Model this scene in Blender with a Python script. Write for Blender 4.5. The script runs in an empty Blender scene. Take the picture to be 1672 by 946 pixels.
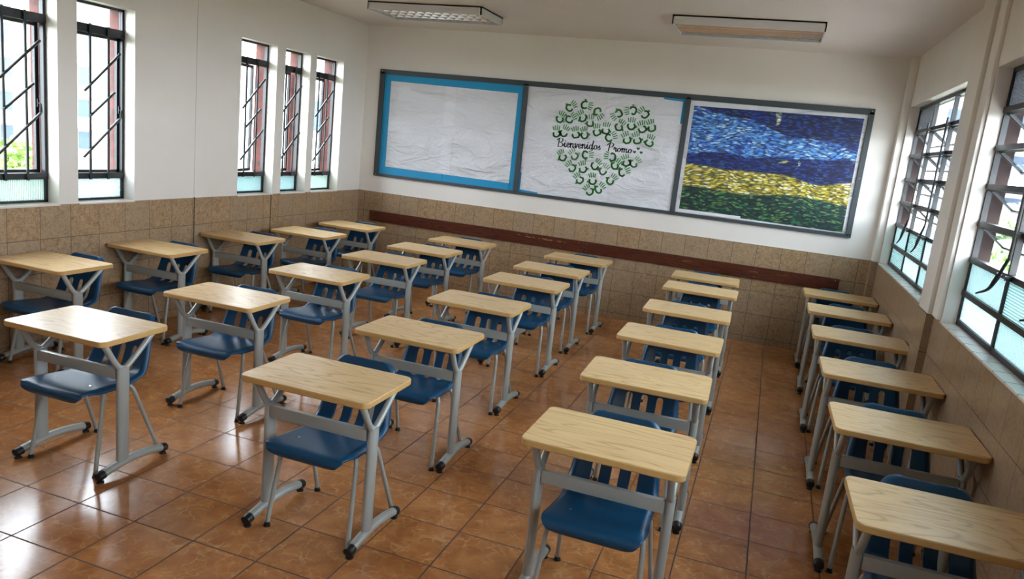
import bpy, bmesh, math, random
from mathutils import Vector, Matrix
R = math.radians
random.seed(7)
SC = bpy.context.scene
COL = SC.collection

# ------------------------------------------------------------------ camera, world, exposure
cd = bpy.data.cameras.new('camera'); cam = bpy.data.objects.new('camera', cd); COL.objects.link(cam)
cd.sensor_width = 36; cd.lens = 1220.43 / 1672 * 36; cd.clip_start = .05; cd.clip_end = 500
def cam_matrix(a, b, c):
    ca, sa, cb, sb, cc, sc = math.cos(a), math.sin(a), math.cos(b), math.sin(b), math.cos(c), math.sin(c)
    fw = Vector((-sa*cb, ca*cb, sb)); right = Vector((ca, sa, 0)); up = right.cross(fw)
    r = right*cc + up*sc; u = -right*sc + up*cc
    return Matrix((r, u, -fw)).transposed()
cam.matrix_world = Matrix.Translation((5.0529, -8.5682, 1.9343)) @ cam_matrix(.318405, -.196996, .107659).to_4x4()
SC.camera = cam
SKY = 6.0
w = bpy.data.worlds.new('overcast_sky'); SC.world = w; w.use_nodes = True
bg = w.node_tree.nodes['Background']; bg.inputs[0].default_value = (.90, .95, 1.02, 1); bg.inputs[1].default_value = SKY
SC.view_settings.view_transform = 'Standard'; SC.view_settings.look = 'None'
SC.view_settings.gamma = 1; SC.view_settings.use_curve_mapping = False
SC.view_settings.exposure = 2.22
SC.cycles.max_bounces = 10; SC.cycles.diffuse_bounces = 8; SC.cycles.glossy_bounces = 4
SC.cycles.transparent_max_bounces = 16; SC.cycles.transmission_bounces = 6
SC.cycles.caustics_reflective = False; SC.cycles.caustics_refractive = False
SC.cycles.use_denoising = True; SC.cycles.sample_clamp_indirect = 8

# room measures
W = 6.185; H = 3.139; SH = 1.098; YF = -9.45; WT = 2.625          # width, height, sill height, front wall, window head
LFX = -.112; RFX = 6.265                                            # planes of the window frames

def portal(name, x, y0, y1, z0, z1, s):
    l = bpy.data.lights.new(name, 'AREA'); l.shape = 'RECTANGLE'; l.size = z1-z0; l.size_y = y1-y0
    l.cycles.is_portal = True
    o = bpy.data.objects.new(name, l); COL.objects.link(o); o.location = (x, (y0+y1)/2, (z0+z1)/2)
    o.rotation_euler = (0, R(-90)*s, 0)
LEFT_WIN = [(-4.880, -4.337, 3), (-4.172, -3.632, 0), (-2.345, -1.787, 13), (-1.650, -1.198, 12), (-1.080, -.520, 10),
            (-5.590, -5.050, 0)]
RIGHT_WIN = [(-2.545, -.160, 3), (-5.700, -3.280, 3), (-8.850, -6.430, 3)]  # last one is unseen, added to brighten the desks near the camera
for i, (a, b, _) in enumerate(LEFT_WIN): portal('window_daylight', -.30, a, b, SH, WT, 1)
for i, (a, b, _) in enumerate(RIGHT_WIN): portal('window_daylight', 6.62, a, b, SH, WT+.02, -1)

# ------------------------------------------------------------------ node helpers
def srgb(r, g, b):
    f = lambda v: (v/255/12.92) if v/255 <= .04045 else ((v/255+.055)/1.055)**2.4
    return (f(r), f(g), f(b), 1)
class NT:
    def __init__(s, name):
        s.m = bpy.data.materials.new(name); s.m.use_nodes = True; s.t = s.m.node_tree
        s.p = s.t.nodes['Principled BSDF']; s.out = s.t.nodes['Material Output']
    def n(s, typ, **kw):
        nd = s.t.nodes.new('ShaderNode'+typ)
        for k, v in kw.items():
            if k.startswith('i_'):
                key = k[2:]; nd.inputs[int(key) if key.isdigit() else key.replace('_', ' ')].default_value = v
            else: setattr(nd, k, v)
        return nd
    def l(s, a, b):
        s.t.links.new(a, b)
    def set(s, **kw):
        for k, v in kw.items(): s.p.inputs[k.replace('_', ' ')].default_value = v
    def math(s, op, a, b=None, clamp=False):
        nd = s.n('Math', operation=op, use_clamp=clamp)
        for i, v in enumerate((a, b)):
            if v is None: continue
            if isinstance(v, (int, float)): nd.inputs[i].default_value = v
            else: s.l(v, nd.inputs[i])
        return nd.outputs[0]
    def mix(s, f, a, b, blend='MIX'):
        nd = s.n('Mix', data_type='RGBA', blend_type=blend)
        for i, v in ((0, f), (6, a), (7, b)):
            if isinstance(v, (int, float, tuple)): nd.inputs[i].default_value = v
            else: s.l(v, nd.inputs[i])
        return nd.outputs[2]
    def ramp(s, f, pts, interp='LINEAR'):
        nd = s.n('ValToRGB'); cr = nd.color_ramp; cr.interpolation = interp
        while len(cr.elements) < len(pts): cr.elements.new(.5)
        for e, (p, c) in zip(cr.elements, pts):
            e.position = p; e.color = c if isinstance(c, tuple) else (c, c, c, 1)
        s.l(f, nd.inputs[0]); return nd.outputs[0]
    def obj(s, rand=False, scale=None, rot=None):
        tc = s.n('TexCoord'); o = tc.outputs['Object']
        if rand:
            oi = s.n('ObjectInfo'); m = s.n('VectorMath', operation='SCALE'); m.inputs[0].default_value = (17.3, 9.1, 5.7)
            s.l(oi.outputs['Random'], m.inputs['Scale']); a = s.n('VectorMath', operation='ADD'); s.l(o, a.inputs[0]); s.l(m.outputs[0], a.inputs[1]); o = a.outputs[0]
        if scale or rot:
            mp = s.n('Mapping'); mp.inputs['Scale'].default_value = scale or (1, 1, 1); mp.inputs['Rotation'].default_value = rot or (0, 0, 0)
            s.l(o, mp.inputs[0]); o = mp.outputs[0]
        return o
    def noise(s, v, scale, detail=3, rough=.5, dist=0, fac=True):
        nd = s.n('TexNoise'); s.l(v, nd.inputs['Vector']); nd.inputs['Scale'].default_value = scale
        nd.inputs['Detail'].default_value = detail; nd.inputs['Roughness'].default_value = rough; nd.inputs['Distortion'].default_value = dist
        return nd.outputs[0 if fac else 1]
    def bump(s, h, strength, dist=.01):
        b = s.n('Bump'); b.inputs['Strength'].default_value = strength; b.inputs['Distance'].default_value = dist
        s.l(h, b.inputs['Height']); s.l(b.outputs[0], s.p.inputs['Normal']); return b

def simple(name, col, rough=.5, metal=0, bump=0, bscale=60, spec=.5, coat=0, var=0):
    t = NT(name); t.set(Base_Color=col, Roughness=rough, Metallic=metal)
    t.p.inputs['Specular IOR Level'].default_value = spec
    if coat: t.p.inputs['Coat Weight'].default_value = coat; t.p.inputs['Coat Roughness'].default_value = .1
    v = t.obj()
    nz = t.noise(v, bscale, 3)
    if bump: t.bump(nz, bump, .002)
    if var:
        c2 = tuple(x*(1-var) for x in col[:3])+(1,)
        t.l(t.mix(nz, col, c2), t.p.inputs['Base Color'])
    return t.m

M = {}
# painted plaster
def plaster(name, c1, c2):
    t = NT(name); v = t.obj(); big = t.noise(v, .9, 4, .6); fine = t.noise(v, 45, 4)
    t.l(t.mix(t.ramp(big, [(.35, 0.), (.7, 1.)]), c1, c2), t.p.inputs['Base Color']); t.set(Roughness=.42)
    h = t.math('ADD', t.math('MULTIPLY', fine, .35), t.math('MULTIPLY', t.noise(v, 4, 3), 1.5)); t.bump(h, .25, .006); return t.m
M['plaster'] = plaster('off_white_wall_paint', srgb(226, 221, 214), srgb(219, 213, 206))
M['ceiling'] = plaster('ceiling_paint', srgb(216, 206, 200), srgb(208, 198, 192))
# floor: glazed brown ceramic tiles with pale veins
t = NT('brown_glazed_floor_tiles'); v = t.obj()
mp = t.n('Mapping'); mp.inputs['Location'].default_value = (-3.861+.342*20, 5.028+.342*30, 0); t.l(v, mp.inputs[0])
br = t.n('TexBrick', offset=0.0, squash=1.0); t.l(mp.outputs[0], br.inputs['Vector'])
for k, x in (('Scale', 1), ('Mortar Size', .0042), ('Mortar Smooth', .25), ('Brick Width', .342), ('Row Height', .342), ('Bias', 0)): br.inputs[k].default_value = x
br.inputs['Color1'].default_value = (.0, .0, .0, 1); br.inputs['Color2'].default_value = (1, 1, 1, 1); br.inputs['Mortar'].default_value = (.5, .5, .5, 1)
tile_rnd = t.n('SeparateColor'); t.l(br.outputs['Color'], tile_rnd.inputs[0])
off = t.n('VectorMath', operation='SCALE'); off.inputs[0].default_value = (31, 17, 0); t.l(tile_rnd.outputs[0], off.inputs['Scale'])
va = t.n('VectorMath', operation='ADD'); t.l(v, va.inputs[0]); t.l(off.outputs[0], va.inputs[1]); vv = va.outputs[0]
cloud = t.noise(vv, 7, 5, .6, .6)
wv = t.noise(vv, 5, 4, .6, 0, False)
ad = t.n('VectorMath', operation='MULTIPLY_ADD'); t.l(wv, ad.inputs[0]); ad.inputs[1].default_value = (.22, .22, 0); t.l(vv, ad.inputs[2])
vo = t.n('TexVoronoi', feature='DISTANCE_TO_EDGE'); t.l(ad.outputs[0], vo.inputs['Vector']); vo.inputs['Scale'].default_value = 15
vein = t.ramp(vo.outputs['Distance'], [(0, 1.), (.07, 0.)])
veinm = t.math('MULTIPLY', vein, t.ramp(t.noise(vv, 11, 2), [(.4, 0.), (.62, .68)]))
base = t.mix(t.ramp(cloud, [(.3, 0.), (.7, 1.)]), srgb(150, 94, 50), srgb(188, 128, 76))
base = t.mix(t.math('MULTIPLY', tile_rnd.outputs[0], .12), base, srgb(168, 100, 58))
base = t.mix(veinm, base, srgb(205, 156, 106))
t.l(t.mix(br.outputs['Fac'], base, srgb(80, 58, 42)), t.p.inputs['Base Color'])
t.l(t.math('ADD', t.math('MULTIPLY', br.outputs['Fac'], .5), t.math('ADD', t.math('MULTIPLY', t.noise(v, 30, 3),   .08), .135)), t.p.inputs['Roughness'])
t.p.inputs['Specular IOR Level'].default_value = .55
hh = t.math('SUBTRACT', t.math('MULTIPLY', t.noise(v, 9, 3), .14), br.outputs['Fac']); t.bump(hh, .35, .0025)
M['floor'] = t.m
# stone-look wall tiles; ax picks the two axes
def walltile(name, ax, ox, oz, c1, c2, c3):
    t = NT(name); v = t.obj(); sp = t.n('SeparateXYZ'); t.l(v, sp.inputs[0]); cb = t.n('CombineXYZ')
    t.l(t.math('ADD', sp.outputs[ax], ox), cb.inputs[0]); t.l(t.math('ADD', sp.outputs[2], oz), cb.inputs[1])
    br = t.n('TexBrick', offset=0.0, squash=1.0); t.l(cb.outputs[0], br.inputs['Vector'])
    for k, x in (('Scale', 1), ('Mortar Size', .0023), ('Mortar Smooth', .2), ('Brick Width', .2573), ('Row Height', .2573), ('Bias', 0)): br.inputs[k].default_value = x
    br.inputs['Color1'].default_value = (0, 0, 0, 1); br.inputs['Color2'].default_value = (1, 1, 1, 1); br.inputs['Mortar'].default_value = (.5, .5, .5, 1)
    sc = t.n('SeparateColor'); t.l(br.outputs['Color'], sc.inputs[0])
    of = t.n('VectorMath', operation='SCALE'); of.inputs[0].default_value = (13, 29, 7); t.l(sc.outputs[0], of.inputs['Scale'])
    a = t.n('VectorMath', operation='ADD'); t.l(v, a.inputs[0]); t.l(of.outputs[0], a.inputs[1]); vv = a.outputs[0]
    n1 = t.noise(vv, 12, 6, .65, 1.8); n2 = t.noise(vv, 24, 5, .7, 2.4)
    base = t.mix(t.ramp(n1, [(.34, 0.), (.66, 1.)]), c1, c2)
    base = t.mix(t.ramp(n2, [(.47, 0.), (.55, .58), (.62, 0.)]), base, c3)
    base = t.mix(t.math('MULTIPLY', sc.outputs[0], .42), base, srgb(152, 136, 118))
    t.l(t.mix(br.outputs['Fac'], base, srgb(70, 56, 44)), t.p.inputs['Base Color']); t.set(Roughness=.33)
    t.bump(t.math('SUBTRACT', t.math('MULTIPLY', n2, .25), br.outputs['Fac']), .35, .003); return t.m
tz = 20*.2573 - .0688
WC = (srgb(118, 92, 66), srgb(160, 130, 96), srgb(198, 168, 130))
M['tile_back'] = walltile('stone_tiles_back', 0, 20*.2573-.095, tz, *WC)
M['tile_left'] = walltile('stone_tiles_side', 1, 60*.2573+2.959, tz, *WC)
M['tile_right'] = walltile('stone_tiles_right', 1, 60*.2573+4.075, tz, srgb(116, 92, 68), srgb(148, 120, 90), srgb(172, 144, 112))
# oak laminate
def oak(name, c1, c2, cd_, axis='x', rough=.32):
    t = NT(name); tc = t.obj(rand=True)
    sc1 = (2.5, 15, 15)
    mp = t.n('Mapping'); mp.inputs['Scale'].default_value = sc1; t.l(tc, mp.inputs[0]); u = mp.outputs[0]
    lo = t.noise(u, .42, 2, .5, .4)
    bands = t.math('FRACT', t.math('MULTIPLY', lo, 14))
    line = t.ramp(bands, [(0, 1.), (.16, .25), (.5, 0.), (.86, .1), (1, 1.)])
    mp2 = t.n('Mapping'); mp2.inputs['Scale'].default_value = (4, 190, 60) if axis == 'x' else (190, 4, 60); t.l(tc, mp2.inputs[0])
    pores = t.ramp(t.noise(mp2.outputs[0], 1, 3, .6), [(.52, 0.), (.7, 1.)])
    base = t.mix(t.noise(u, 1.1, 4), c1, c2)
    base = t.mix(t.math('MULTIPLY', line, .68), base, cd_)
    base = t.mix(t.math('MULTIPLY', pores, .42), base, cd_)
    t.l(base, t.p.inputs['Base Color']); t.set(Roughness=rough); t.bump(t.noise(mp2.outputs[0], 1, 2), .06, .001); return t.m
M['oak'] = oak('oak_laminate', srgb(226, 196, 146), srgb(212, 178, 126), srgb(166, 126, 78))
M['edge'] = simple('oak_edge_band', srgb(198, 158, 98), .45, var=.15, bscale=30)
M['bluepl'] = simple('blue_moulded_plastic', srgb(9, 63, 97), .36, bump=.12, bscale=500, spec=.4)
M['grey'] = simple('grey_powder_coat', srgb(160, 163, 158), .33, metal=.12, bump=.05, bscale=300)
M['black'] = simple('black_plastic', srgb(18, 18, 19), .38)
M['chrome'] = simple('chrome', (.8, .82, .85, 1), .12, 1)
M['darkframe'] = simple('charcoal_window_paint', srgb(19, 22, 24), .42, bump=.1, bscale=120, var=.12)
M['boardframe'] = simple('charcoal_board_frame', srgb(58, 66, 70), .5, var=.12, bscale=20)
M['railwood'] = oak('dark_varnished_wood', srgb(96, 46, 28), srgb(74, 32, 20), srgb(40, 16, 10), 'x', .3)
M['bluepaper'] = simple('turquoise_paper', srgb(0, 136, 184), .6, bump=.15, bscale=12)
M['silltile'] = simple('pale_sill_tiles', srgb(222, 210, 202), .3, var=.12, bscale=5)
M['groove'] = simple('dark_joint', srgb(60, 50, 42), .8)
M['jointpale'] = simple('pale_joint', srgb(196, 190, 180), .6)
M['lamphouse'] = simple('white_enamel', srgb(205, 203, 204), .45)
M['louvre'] = simple('polished_louvre', (.82, .84, .86, 1), .22, 1)
M['reflector'] = simple('lamp_inner_tray', srgb(150, 135, 128), .25, .6)
M['tube'] = simple('lamp_tube_glass', srgb(240, 240, 232), .25)
# white paper with creases
def paper(name, col):
    t = NT(name); v = t.obj(); t.set(Roughness=.62); t.p.inputs['Base Color'].default_value = col
    mp = t.n('Mapping'); mp.inputs['Scale'].default_value = (1, 1, 2.6); mp.inputs['Rotation'].default_value = (0, R(14), 0); t.l(v, mp.inputs[0])
    a = t.noise(mp.outputs[0], 2.2, 5, .55, .9); b = t.noise(v, 9, 4, .6, .5)
    t.bump(t.math('ADD', a, t.math('MULTIPLY', b, .16)), 1.0, .10); return t.m
M['paper'] = paper('white_poster_paper', srgb(212, 213, 218)); M['paper2'] = paper('doubled_poster_paper', srgb(217, 218, 224))
M['paint_green'] = simple('green_poster_paint', srgb(48, 146, 60), .55, var=.35, bscale=70)
M['paint_lime'] = simple('thin_green_poster_paint', srgb(118, 172, 116), .55, var=.3, bscale=70)
M['ink'] = simple('black_ink', srgb(26, 28, 30), .5)
M['ink_green'] = simple('dark_green_ink', srgb(22, 88, 52), .5)
M['tape'] = simple('white_tape', srgb(214, 213, 218), .5)
# bricks outside
t = NT('red_facing_brick'); v = t.obj(); sp = t.n('SeparateXYZ'); t.l(v, sp.inputs[0]); cb = t.n('CombineXYZ')
t.l(t.math('ADD', sp.outputs[0], sp.outputs[1]), cb.inputs[0]); t.l(sp.outputs[2], cb.inputs[1])
br = t.n('TexBrick'); t.l(cb.outputs[0], br.inputs[0])
for k, x in (('Scale', 1), ('Mortar Size', .006), ('Brick Width', .21), ('Row Height', .068)): br.inputs[k].default_value = x
br.inputs['Color1'].default_value = srgb(100, 46, 38); br.inputs['Color2'].default_value = srgb(76, 34, 29); br.inputs['Mortar'].default_value = srgb(70, 58, 54)
t.l(br.outputs['Color'], t.p.inputs['Base Color']); t.set(Roughness=.85); t.bump(t.noise(v, 60, 4), .5, .004); M['brick'] = t.m
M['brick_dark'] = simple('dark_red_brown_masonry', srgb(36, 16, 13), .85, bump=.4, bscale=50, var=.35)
# thin glass: transmits plus a fresnel reflection
def glass(name, tint, kind=None):
    t = NT(name); t.t.nodes.remove(t.p)
    gl = t.n('BsdfGlossy'); gl.inputs['Roughness'].default_value = .02; tr = t.n('BsdfTransparent'); tr.inputs[0].default_value = tint
    fr = t.n('Fresnel'); ge = t.n('NewGeometry')
    t.l(t.math('ADD', 1.45, t.math('MULTIPLY', ge.outputs['Backfacing'], 1/1.45-1.45)), fr.inputs[0]); mx = t.n('MixShader')
    base = tr.outputs[0]
    if kind:
        v = t.obj(); df = t.n('BsdfTranslucent'); df.inputs[0].default_value = tint; m2 = t.n('MixShader'); m2.inputs[0].default_value = .985
        if kind == 'rib':
            sp = t.n('SeparateXYZ'); t.l(v, sp.inputs[0]); h = t.math('SINE', t.math('MULTIPLY', sp.outputs[2], 420))
        elif kind == 'reed':
            sp = t.n('SeparateXYZ'); t.l(v, sp.inputs[0]); h = t.math('SINE', t.math('MULTIPLY', sp.outputs[1], 460))
        elif kind == 'grid':
            sp = t.n('SeparateXYZ'); t.l(v, sp.inputs[0]); h = t.math('MULTIPLY', t.math('SINE', t.math('MULTIPLY', sp.outputs[1], 330)), t.math('SINE', t.math('MULTIPLY', sp.outputs[2], 330)))
        else:
            vo = t.n('TexVoronoi', feature='DISTANCE_TO_EDGE'); t.l(v, vo.inputs[0]); vo.inputs['Scale'].default_value = 55
            h = t.math('MULTIPLY', t.ramp(vo.outputs['Distance'], [(0, 0.), (.2, 1.)]), 1.5)
        b = t.n('Bump'); b.inputs['Strength'].default_value = .9; b.inputs['Distance'].default_value = .004; t.l(h, b.inputs['Height'])
        t.l(b.outputs[0], df.inputs['Normal']); t.l(b.outputs[0], gl.inputs['Normal'])
        c = t.mix(t.math('MULTIPLY', t.math('ADD', h, 1), .5, True), tuple(x*.5 for x in tint[:3])+(1,), tint)
        t.l(c, df.inputs[0])
        t.l(tr.outputs[0], m2.inputs[1]); t.l(df.outputs[0], m2.inputs[2]); base = m2.outputs[0]; gl.inputs['Roughness'].default_value = .15
    t.l(fr.outputs[0], mx.inputs[0]); t.l(base, mx.inputs[1]); t.l(gl.outputs[0], mx.inputs[2]); t.l(mx.outputs[0], t.out.inputs[0]); return t.m
M['glass'] = glass('clear_window_glass', (.86, .89, .90, 1))
M['glass_awn'] = glass('dusty_awning_glass', (.74, .78, .80, 1))
M['glass_dull'] = glass('dull_frosted_glass', (.13, .14, .15, 1), 'cell')
M['glass_rib'] = glass('ribbed_glass', (.36, .475, .475, 1), 'rib')
M['glass_reed'] = glass('reeded_glass', (.44, .53, .49, 1), 'reed')
M['glass_grid'] = glass('gridded_glass', (.37, .475, .48, 1), 'grid')
M['glass_frost'] = glass('hammered_glass', (.41, .475, .49, 1), 'cell')
# mosaic style abstract picture in bands of colour
t = NT('dabbed_abstract_painting'); v = t.obj(); sp = t.n('SeparateXYZ'); t.l(v, sp.inputs[0])
X = sp.outputs[0]; Z = sp.outputs[2]
wob = t.noise(v, 1.6, 2, .5)
mp = t.n('Mapping'); mp.inputs['Scale'].default_value = (21, 21, 78); t.l(v, mp.inputs[0])
wn = t.noise(v, 2.0, 2, .5, 0, False); ad = t.n('VectorMath', operation='MULTIPLY_ADD'); t.l(wn, ad.inputs[0]); ad.inputs[1].default_value = (6, 0, 16); t.l(mp.outputs[0], ad.inputs[2])
vo = t.n('TexVoronoi'); t.l(ad.outputs[0], vo.inputs['Vector']); vo.inputs['Scale'].default_value = 1.0
rc = t.n('SeparateColor'); t.l(vo.outputs['Color'], rc.inputs[0]); rnd = rc.outputs[0]
def pal(*c): return t.ramp(rnd, [(i/len(c), x) for i, x in enumerate(c)], 'CONSTANT')
deep = pal(srgb(16, 26, 84), srgb(24, 44, 120), srgb(12, 18, 56), srgb(30, 62, 150), srgb(18, 34, 96), srgb(46, 78, 120))
light = pal(srgb(66, 126, 206), srgb(110, 170, 226), srgb(44, 96, 190), srgb(176, 210, 232), srgb(84, 146, 216), srgb(36, 70, 150), srgb(90, 150, 220))
yel = pal(srgb(186, 168, 40), srgb(214, 200, 90), srgb(140, 130, 36), srgb(174, 154, 32), srgb(226, 222, 180), srgb(96, 104, 50))
grn = pal(srgb(10, 44, 34), srgb(14, 62, 44), srgb(8, 30, 24), srgb(34, 104, 66), srgb(12, 50, 40), srgb(96, 132, 70))
pale = pal(srgb(214, 222, 206), srgb(226, 218, 120), srgb(150, 190, 214), srgb(240, 240, 226), srgb(60, 100, 150), srgb(206, 190, 90))
def soft(val, edge, k=60):            # 1 where val > edge
    return t.math('MULTIPLY', t.math('SUBTRACT', val, edge), k, True)
zz = t.math('ADD', Z, t.math('MULTIPLY', wob, .22))
band = t.math('MULTIPLY', soft(t.math('ADD', zz, t.math('MULTIPLY', X, -.03)), 2.00), t.math('SUBTRACT', 1, soft(t.math('ADD', zz, t.math('MULTIPLY', X, .20)), 3.42)))
c = t.mix(band, deep, light)
def blob(cx, cz, r, colr, c):
    d = t.math('SQRT', t.math('ADD', t.math('POWER', t.math('SUBTRACT', X, cx), 2), t.math('POWER', t.math('SUBTRACT', Z, cz), 2)))
    return t.mix(t.math('SUBTRACT', 1, soft(d, r)), c, colr)
c = t.mix(soft(t.noise(v, 3.4, 2, .5, .8), .66, 30), c, pale)
c = t.mix(t.math('SUBTRACT', 1, soft(t.math('ADD', Z, t.math('MULTIPLY', t.noise(v, 1.3, 1), .30)), 1.99)), c, yel)
c = t.mix(t.math('SUBTRACT', 1, soft(t.math('ADD', Z, t.math('MULTIPLY', t.noise(v, 1.1, 1), -.20)), 1.535)), c, grn)
c = t.mix(t.ramp(vo.outputs['Distance'], [(.42, 0.), (.75, .8)]), c, srgb(14, 18, 44))
t.l(c, t.p.inputs['Base Color']); t.set(Roughness=.5); t.bump(vo.outputs['Distance'], .15, .002); M['art'] = t.m

# ------------------------------------------------------------------ mesh builder
class MB:
    def __init__(s): s.v = []; s.f = []; s.mi = []
    def add(s, vs, fs, mi=0):
        o = len(s.v); s.v += [tuple(v) for v in vs]; s.f += [tuple(i+o for i in f) for f in fs]; s.mi += [mi]*len(fs); return s
    def box(s, x0, x1, y0, y1, z0, z1, mi=0, bev=0, mt=None):
        if bev:
            bm = bmesh.new(); bmesh.ops.create_cube(bm, size=1)
            for v in bm.verts: v.co = Vector(((x0+x1)/2+v.co.x*(x1-x0), (y0+y1)/2+v.co.y*(y1-y0), (z0+z1)/2+v.co.z*(z1-z0)))
            bmesh.ops.bevel(bm, geom=bm.edges[:], offset=bev, segments=2, affect='EDGES', profile=.6)
            bm.verts.index_update(); vs = [v.co.copy() for v in bm.verts]; fs = [tuple(v.index for v in f.verts) for f in bm.faces]; bm.free()
        else:
            vs = [Vector(p) for p in ((x0,y0,z0),(x1,y0,z0),(x1,y1,z0),(x0,y1,z0),(x0,y0,z1),(x1,y0,z1),(x1,y1,z1),(x0,y1,z1))]
            fs = [(0,3,2,1),(4,5,6,7),(0,1,5,4),(1,2,6,5),(2,3,7,6),(3,0,4,7)]
        if mt: vs = [mt @ v for v in vs]
        return s.add(vs, fs, mi)
    def tube(s, pts, r, n=12, mi=0, smooth=0, r2=None, up=None, cap=True):
        pts = [Vector(p) for p in pts]
        rs = list(r) if isinstance(r, (list, tuple)) else [r]*len(pts)
        if smooth: 
            q = []; qr = []
            for i in range(len(pts)-1):
                p0 = pts[max(i-1, 0)]; p1 = pts[i]; p2 = pts[i+1]; p3 = pts[min(i+2, len(pts)-1)]
                for k in range(smooth):
                    u = k/smooth
                    q.append(.5*((2*p1)+(-p0+p2)*u+(2*p0-5*p1+4*p2-p3)*u*u+(-p0+3*p1-3*p2+p3)*u**3)); qr.append(rs[i]*(1-u)+rs[i+1]*u)
            q.append(pts[-1]); qr.append(rs[-1]); pts, rs = q, qr
        vs = []; fs = []; nrm = None
        for i, p in enumerate(pts):
            tg = (pts[min(i+1, len(pts)-1)]-pts[max(i-1, 0)]).normalized()
            if nrm is None:
                a = Vector(up) if up else (Vector((1, 0, 0)) if abs(tg.x) < .9 else Vector((0, 1, 0)))
                nrm = (a-tg*a.dot(tg)).normalized()
            else: nrm = (nrm-tg*nrm.dot(tg)).normalized()
            bn = tg.cross(nrm)
            for k in range(n):
                t_ = 2*math.pi*k/n; vs.append(p+nrm*math.cos(t_)*rs[i]+bn*math.sin(t_)*(r2*rs[i]/rs[0] if r2 else rs[i]))
        for i in range(len(pts)-1):
            for k in range(n): fs.append((i*n+k, i*n+(k+1) % n, (i+1)*n+(k+1) % n, (i+1)*n+k))
        if cap: fs.append(tuple(range(n-1, -1, -1))); fs.append(tuple((len(pts)-1)*n+k for k in range(n)))
        return s.add(vs, fs, mi)
    def prism(s, poly, z0, z1, mi=0, mside=None, mt=None):
        n = len(poly); vs = [Vector((x, y, z0)) for x, y in poly]+[Vector((x, y, z1)) for x, y in poly]
        if mt: vs = [mt @ v for v in vs]
        s.add(vs, [tuple(range(n-1, -1, -1)), tuple(range(n, 2*n))], mi)
        o = len(s.v)-2*n
        for i in range(n):
            s.f.append((o+i, o+(i+1) % n, o+n+(i+1) % n, o+n+i)); s.mi.append(mi if mside is None else mside)
        return s
    def disc(s, c, r, h, n=16, mi=0, axis='z', rt=None):
        c = Vector(c); d = {'z': Vector((0, 0, 1)), 'y': Vector((0, 1, 0)), 'x': Vector((1, 0, 0))}[axis]
        return s.tube([c, c+d*h], [r, rt if rt is not None else r], n, mi)
    def build(s, name, mats, parent=None, smooth=False, kind=None, loc=None, ang=40):
        me = bpy.data.meshes.new(name); me.from_pydata(s.v, [], s.f)
        mats = mats if isinstance(mats, (list, tuple)) else [mats]
        for m in mats: me.materials.append(M[m])
        for p, i in zip(me.polygons, s.mi): p.material_index = i
        me.validate(); me.update()
        bm = bmesh.new(); bm.from_mesh(me); bmesh.ops.recalc_face_normals(bm, faces=bm.faces[:]); bm.to_mesh(me); bm.free()
        if smooth:
            me.polygons.foreach_set('use_smooth', [True]*len(me.polygons)); me.set_sharp_from_angle(angle=R(ang))
        o = bpy.data.objects.new(name, me); COL.objects.link(o)
        if parent: o.parent = parent
        if kind: o['kind'] = kind
        if loc: o.location = loc
        return o
def empty(name, loc=(0, 0, 0), rz=0):
    o = bpy.data.objects.new(name, None); o.empty_display_size = .1; COL.objects.link(o); o.location = loc; o.rotation_euler = (0, 0, rz); return o
def tag(o, label=None, cat=None, group=None, kind=None):
    for k, v in (('label', label), ('category', cat), ('group', group), ('kind', kind)):
        if v: o[k] = v
    return o
def copy_tree(o, parent=None):
    c = o.copy(); COL.objects.link(c)
    if parent: c.parent = parent
    for ch in list(o.children): copy_tree(ch, c)
    return c
def rrect(w, d, r, n=8):
    pts = []
    for cx, cy, a0 in ((w/2-r, d/2-r, 0), (-w/2+r, d/2-r, 90), (-w/2+r, -d/2+r, 180), (w/2-r, -d/2+r, 270)):
        for k in range(n+1):
            a = R(a0+90*k/n); pts.append((cx+r*math.cos(a), cy+r*math.sin(a)))
    return pts

# ------------------------------------------------------------------ room shell
MB().box(-.15, W+.15, YF-.15, .15, -.12, 0).build('floor', 'floor', kind='structure')
MB().box(-.27, 6.45, YF-.15, .15, H, H+.15).build('ceiling', 'ceiling', kind='structure')
def pier_list(wins, y0, y1):
    out = []; y = y0
    for a, b in sorted((a, b) for a, b, *_ in wins): out.append((y, a)); y = b
    out.append((y, y1)); return out
bw = MB().box(-.27, 6.45, 0, .15, 0, H).build('wall_back', 'plaster', kind='structure')
MB().box(0, 6.12, -.006, .0, 0, SH).build('tile_wainscot', 'tile_back', bw)
MB().box(0, 6.12, -.010, .0, SH-.002, SH+.006).build('tile_edge', 'plaster', bw)
fw_ = MB().box(-.27, 6.45, YF-.15, YF, 0, H).build('wall_front', 'plaster', kind='structure')
MB().box(0, W, YF, YF+.006, 0, SH).build('tile_wainscot', 'tile_back', fw_)
# left wall: plaster inside, brick outside
m = MB().box(-.13, 0, YF, 0, 0, SH-.012); m.box(-.13, 0, YF, 0, WT, H)
for a, b in pier_list(LEFT_WIN, YF, 0): m.box(-.13, 0, a, b, SH-.012, WT)
lw = m.build('wall_left', 'plaster', kind='structure')
MB().box(0, .006, YF, 0, 0, SH-.004).build('tile_wainscot', 'tile_left', lw)
m = MB().box(-.27, -.13, YF-.15, .15, -.6, SH-.02); m.box(-.27, -.13, YF-.15, .15, WT, H+.15)
for a, b in pier_list(LEFT_WIN, YF-.15, .15): m.box(-.27, -.13, a-.0, b+.0, SH-.02, WT)
m.build('brick_facing', 'brick', lw)
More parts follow.
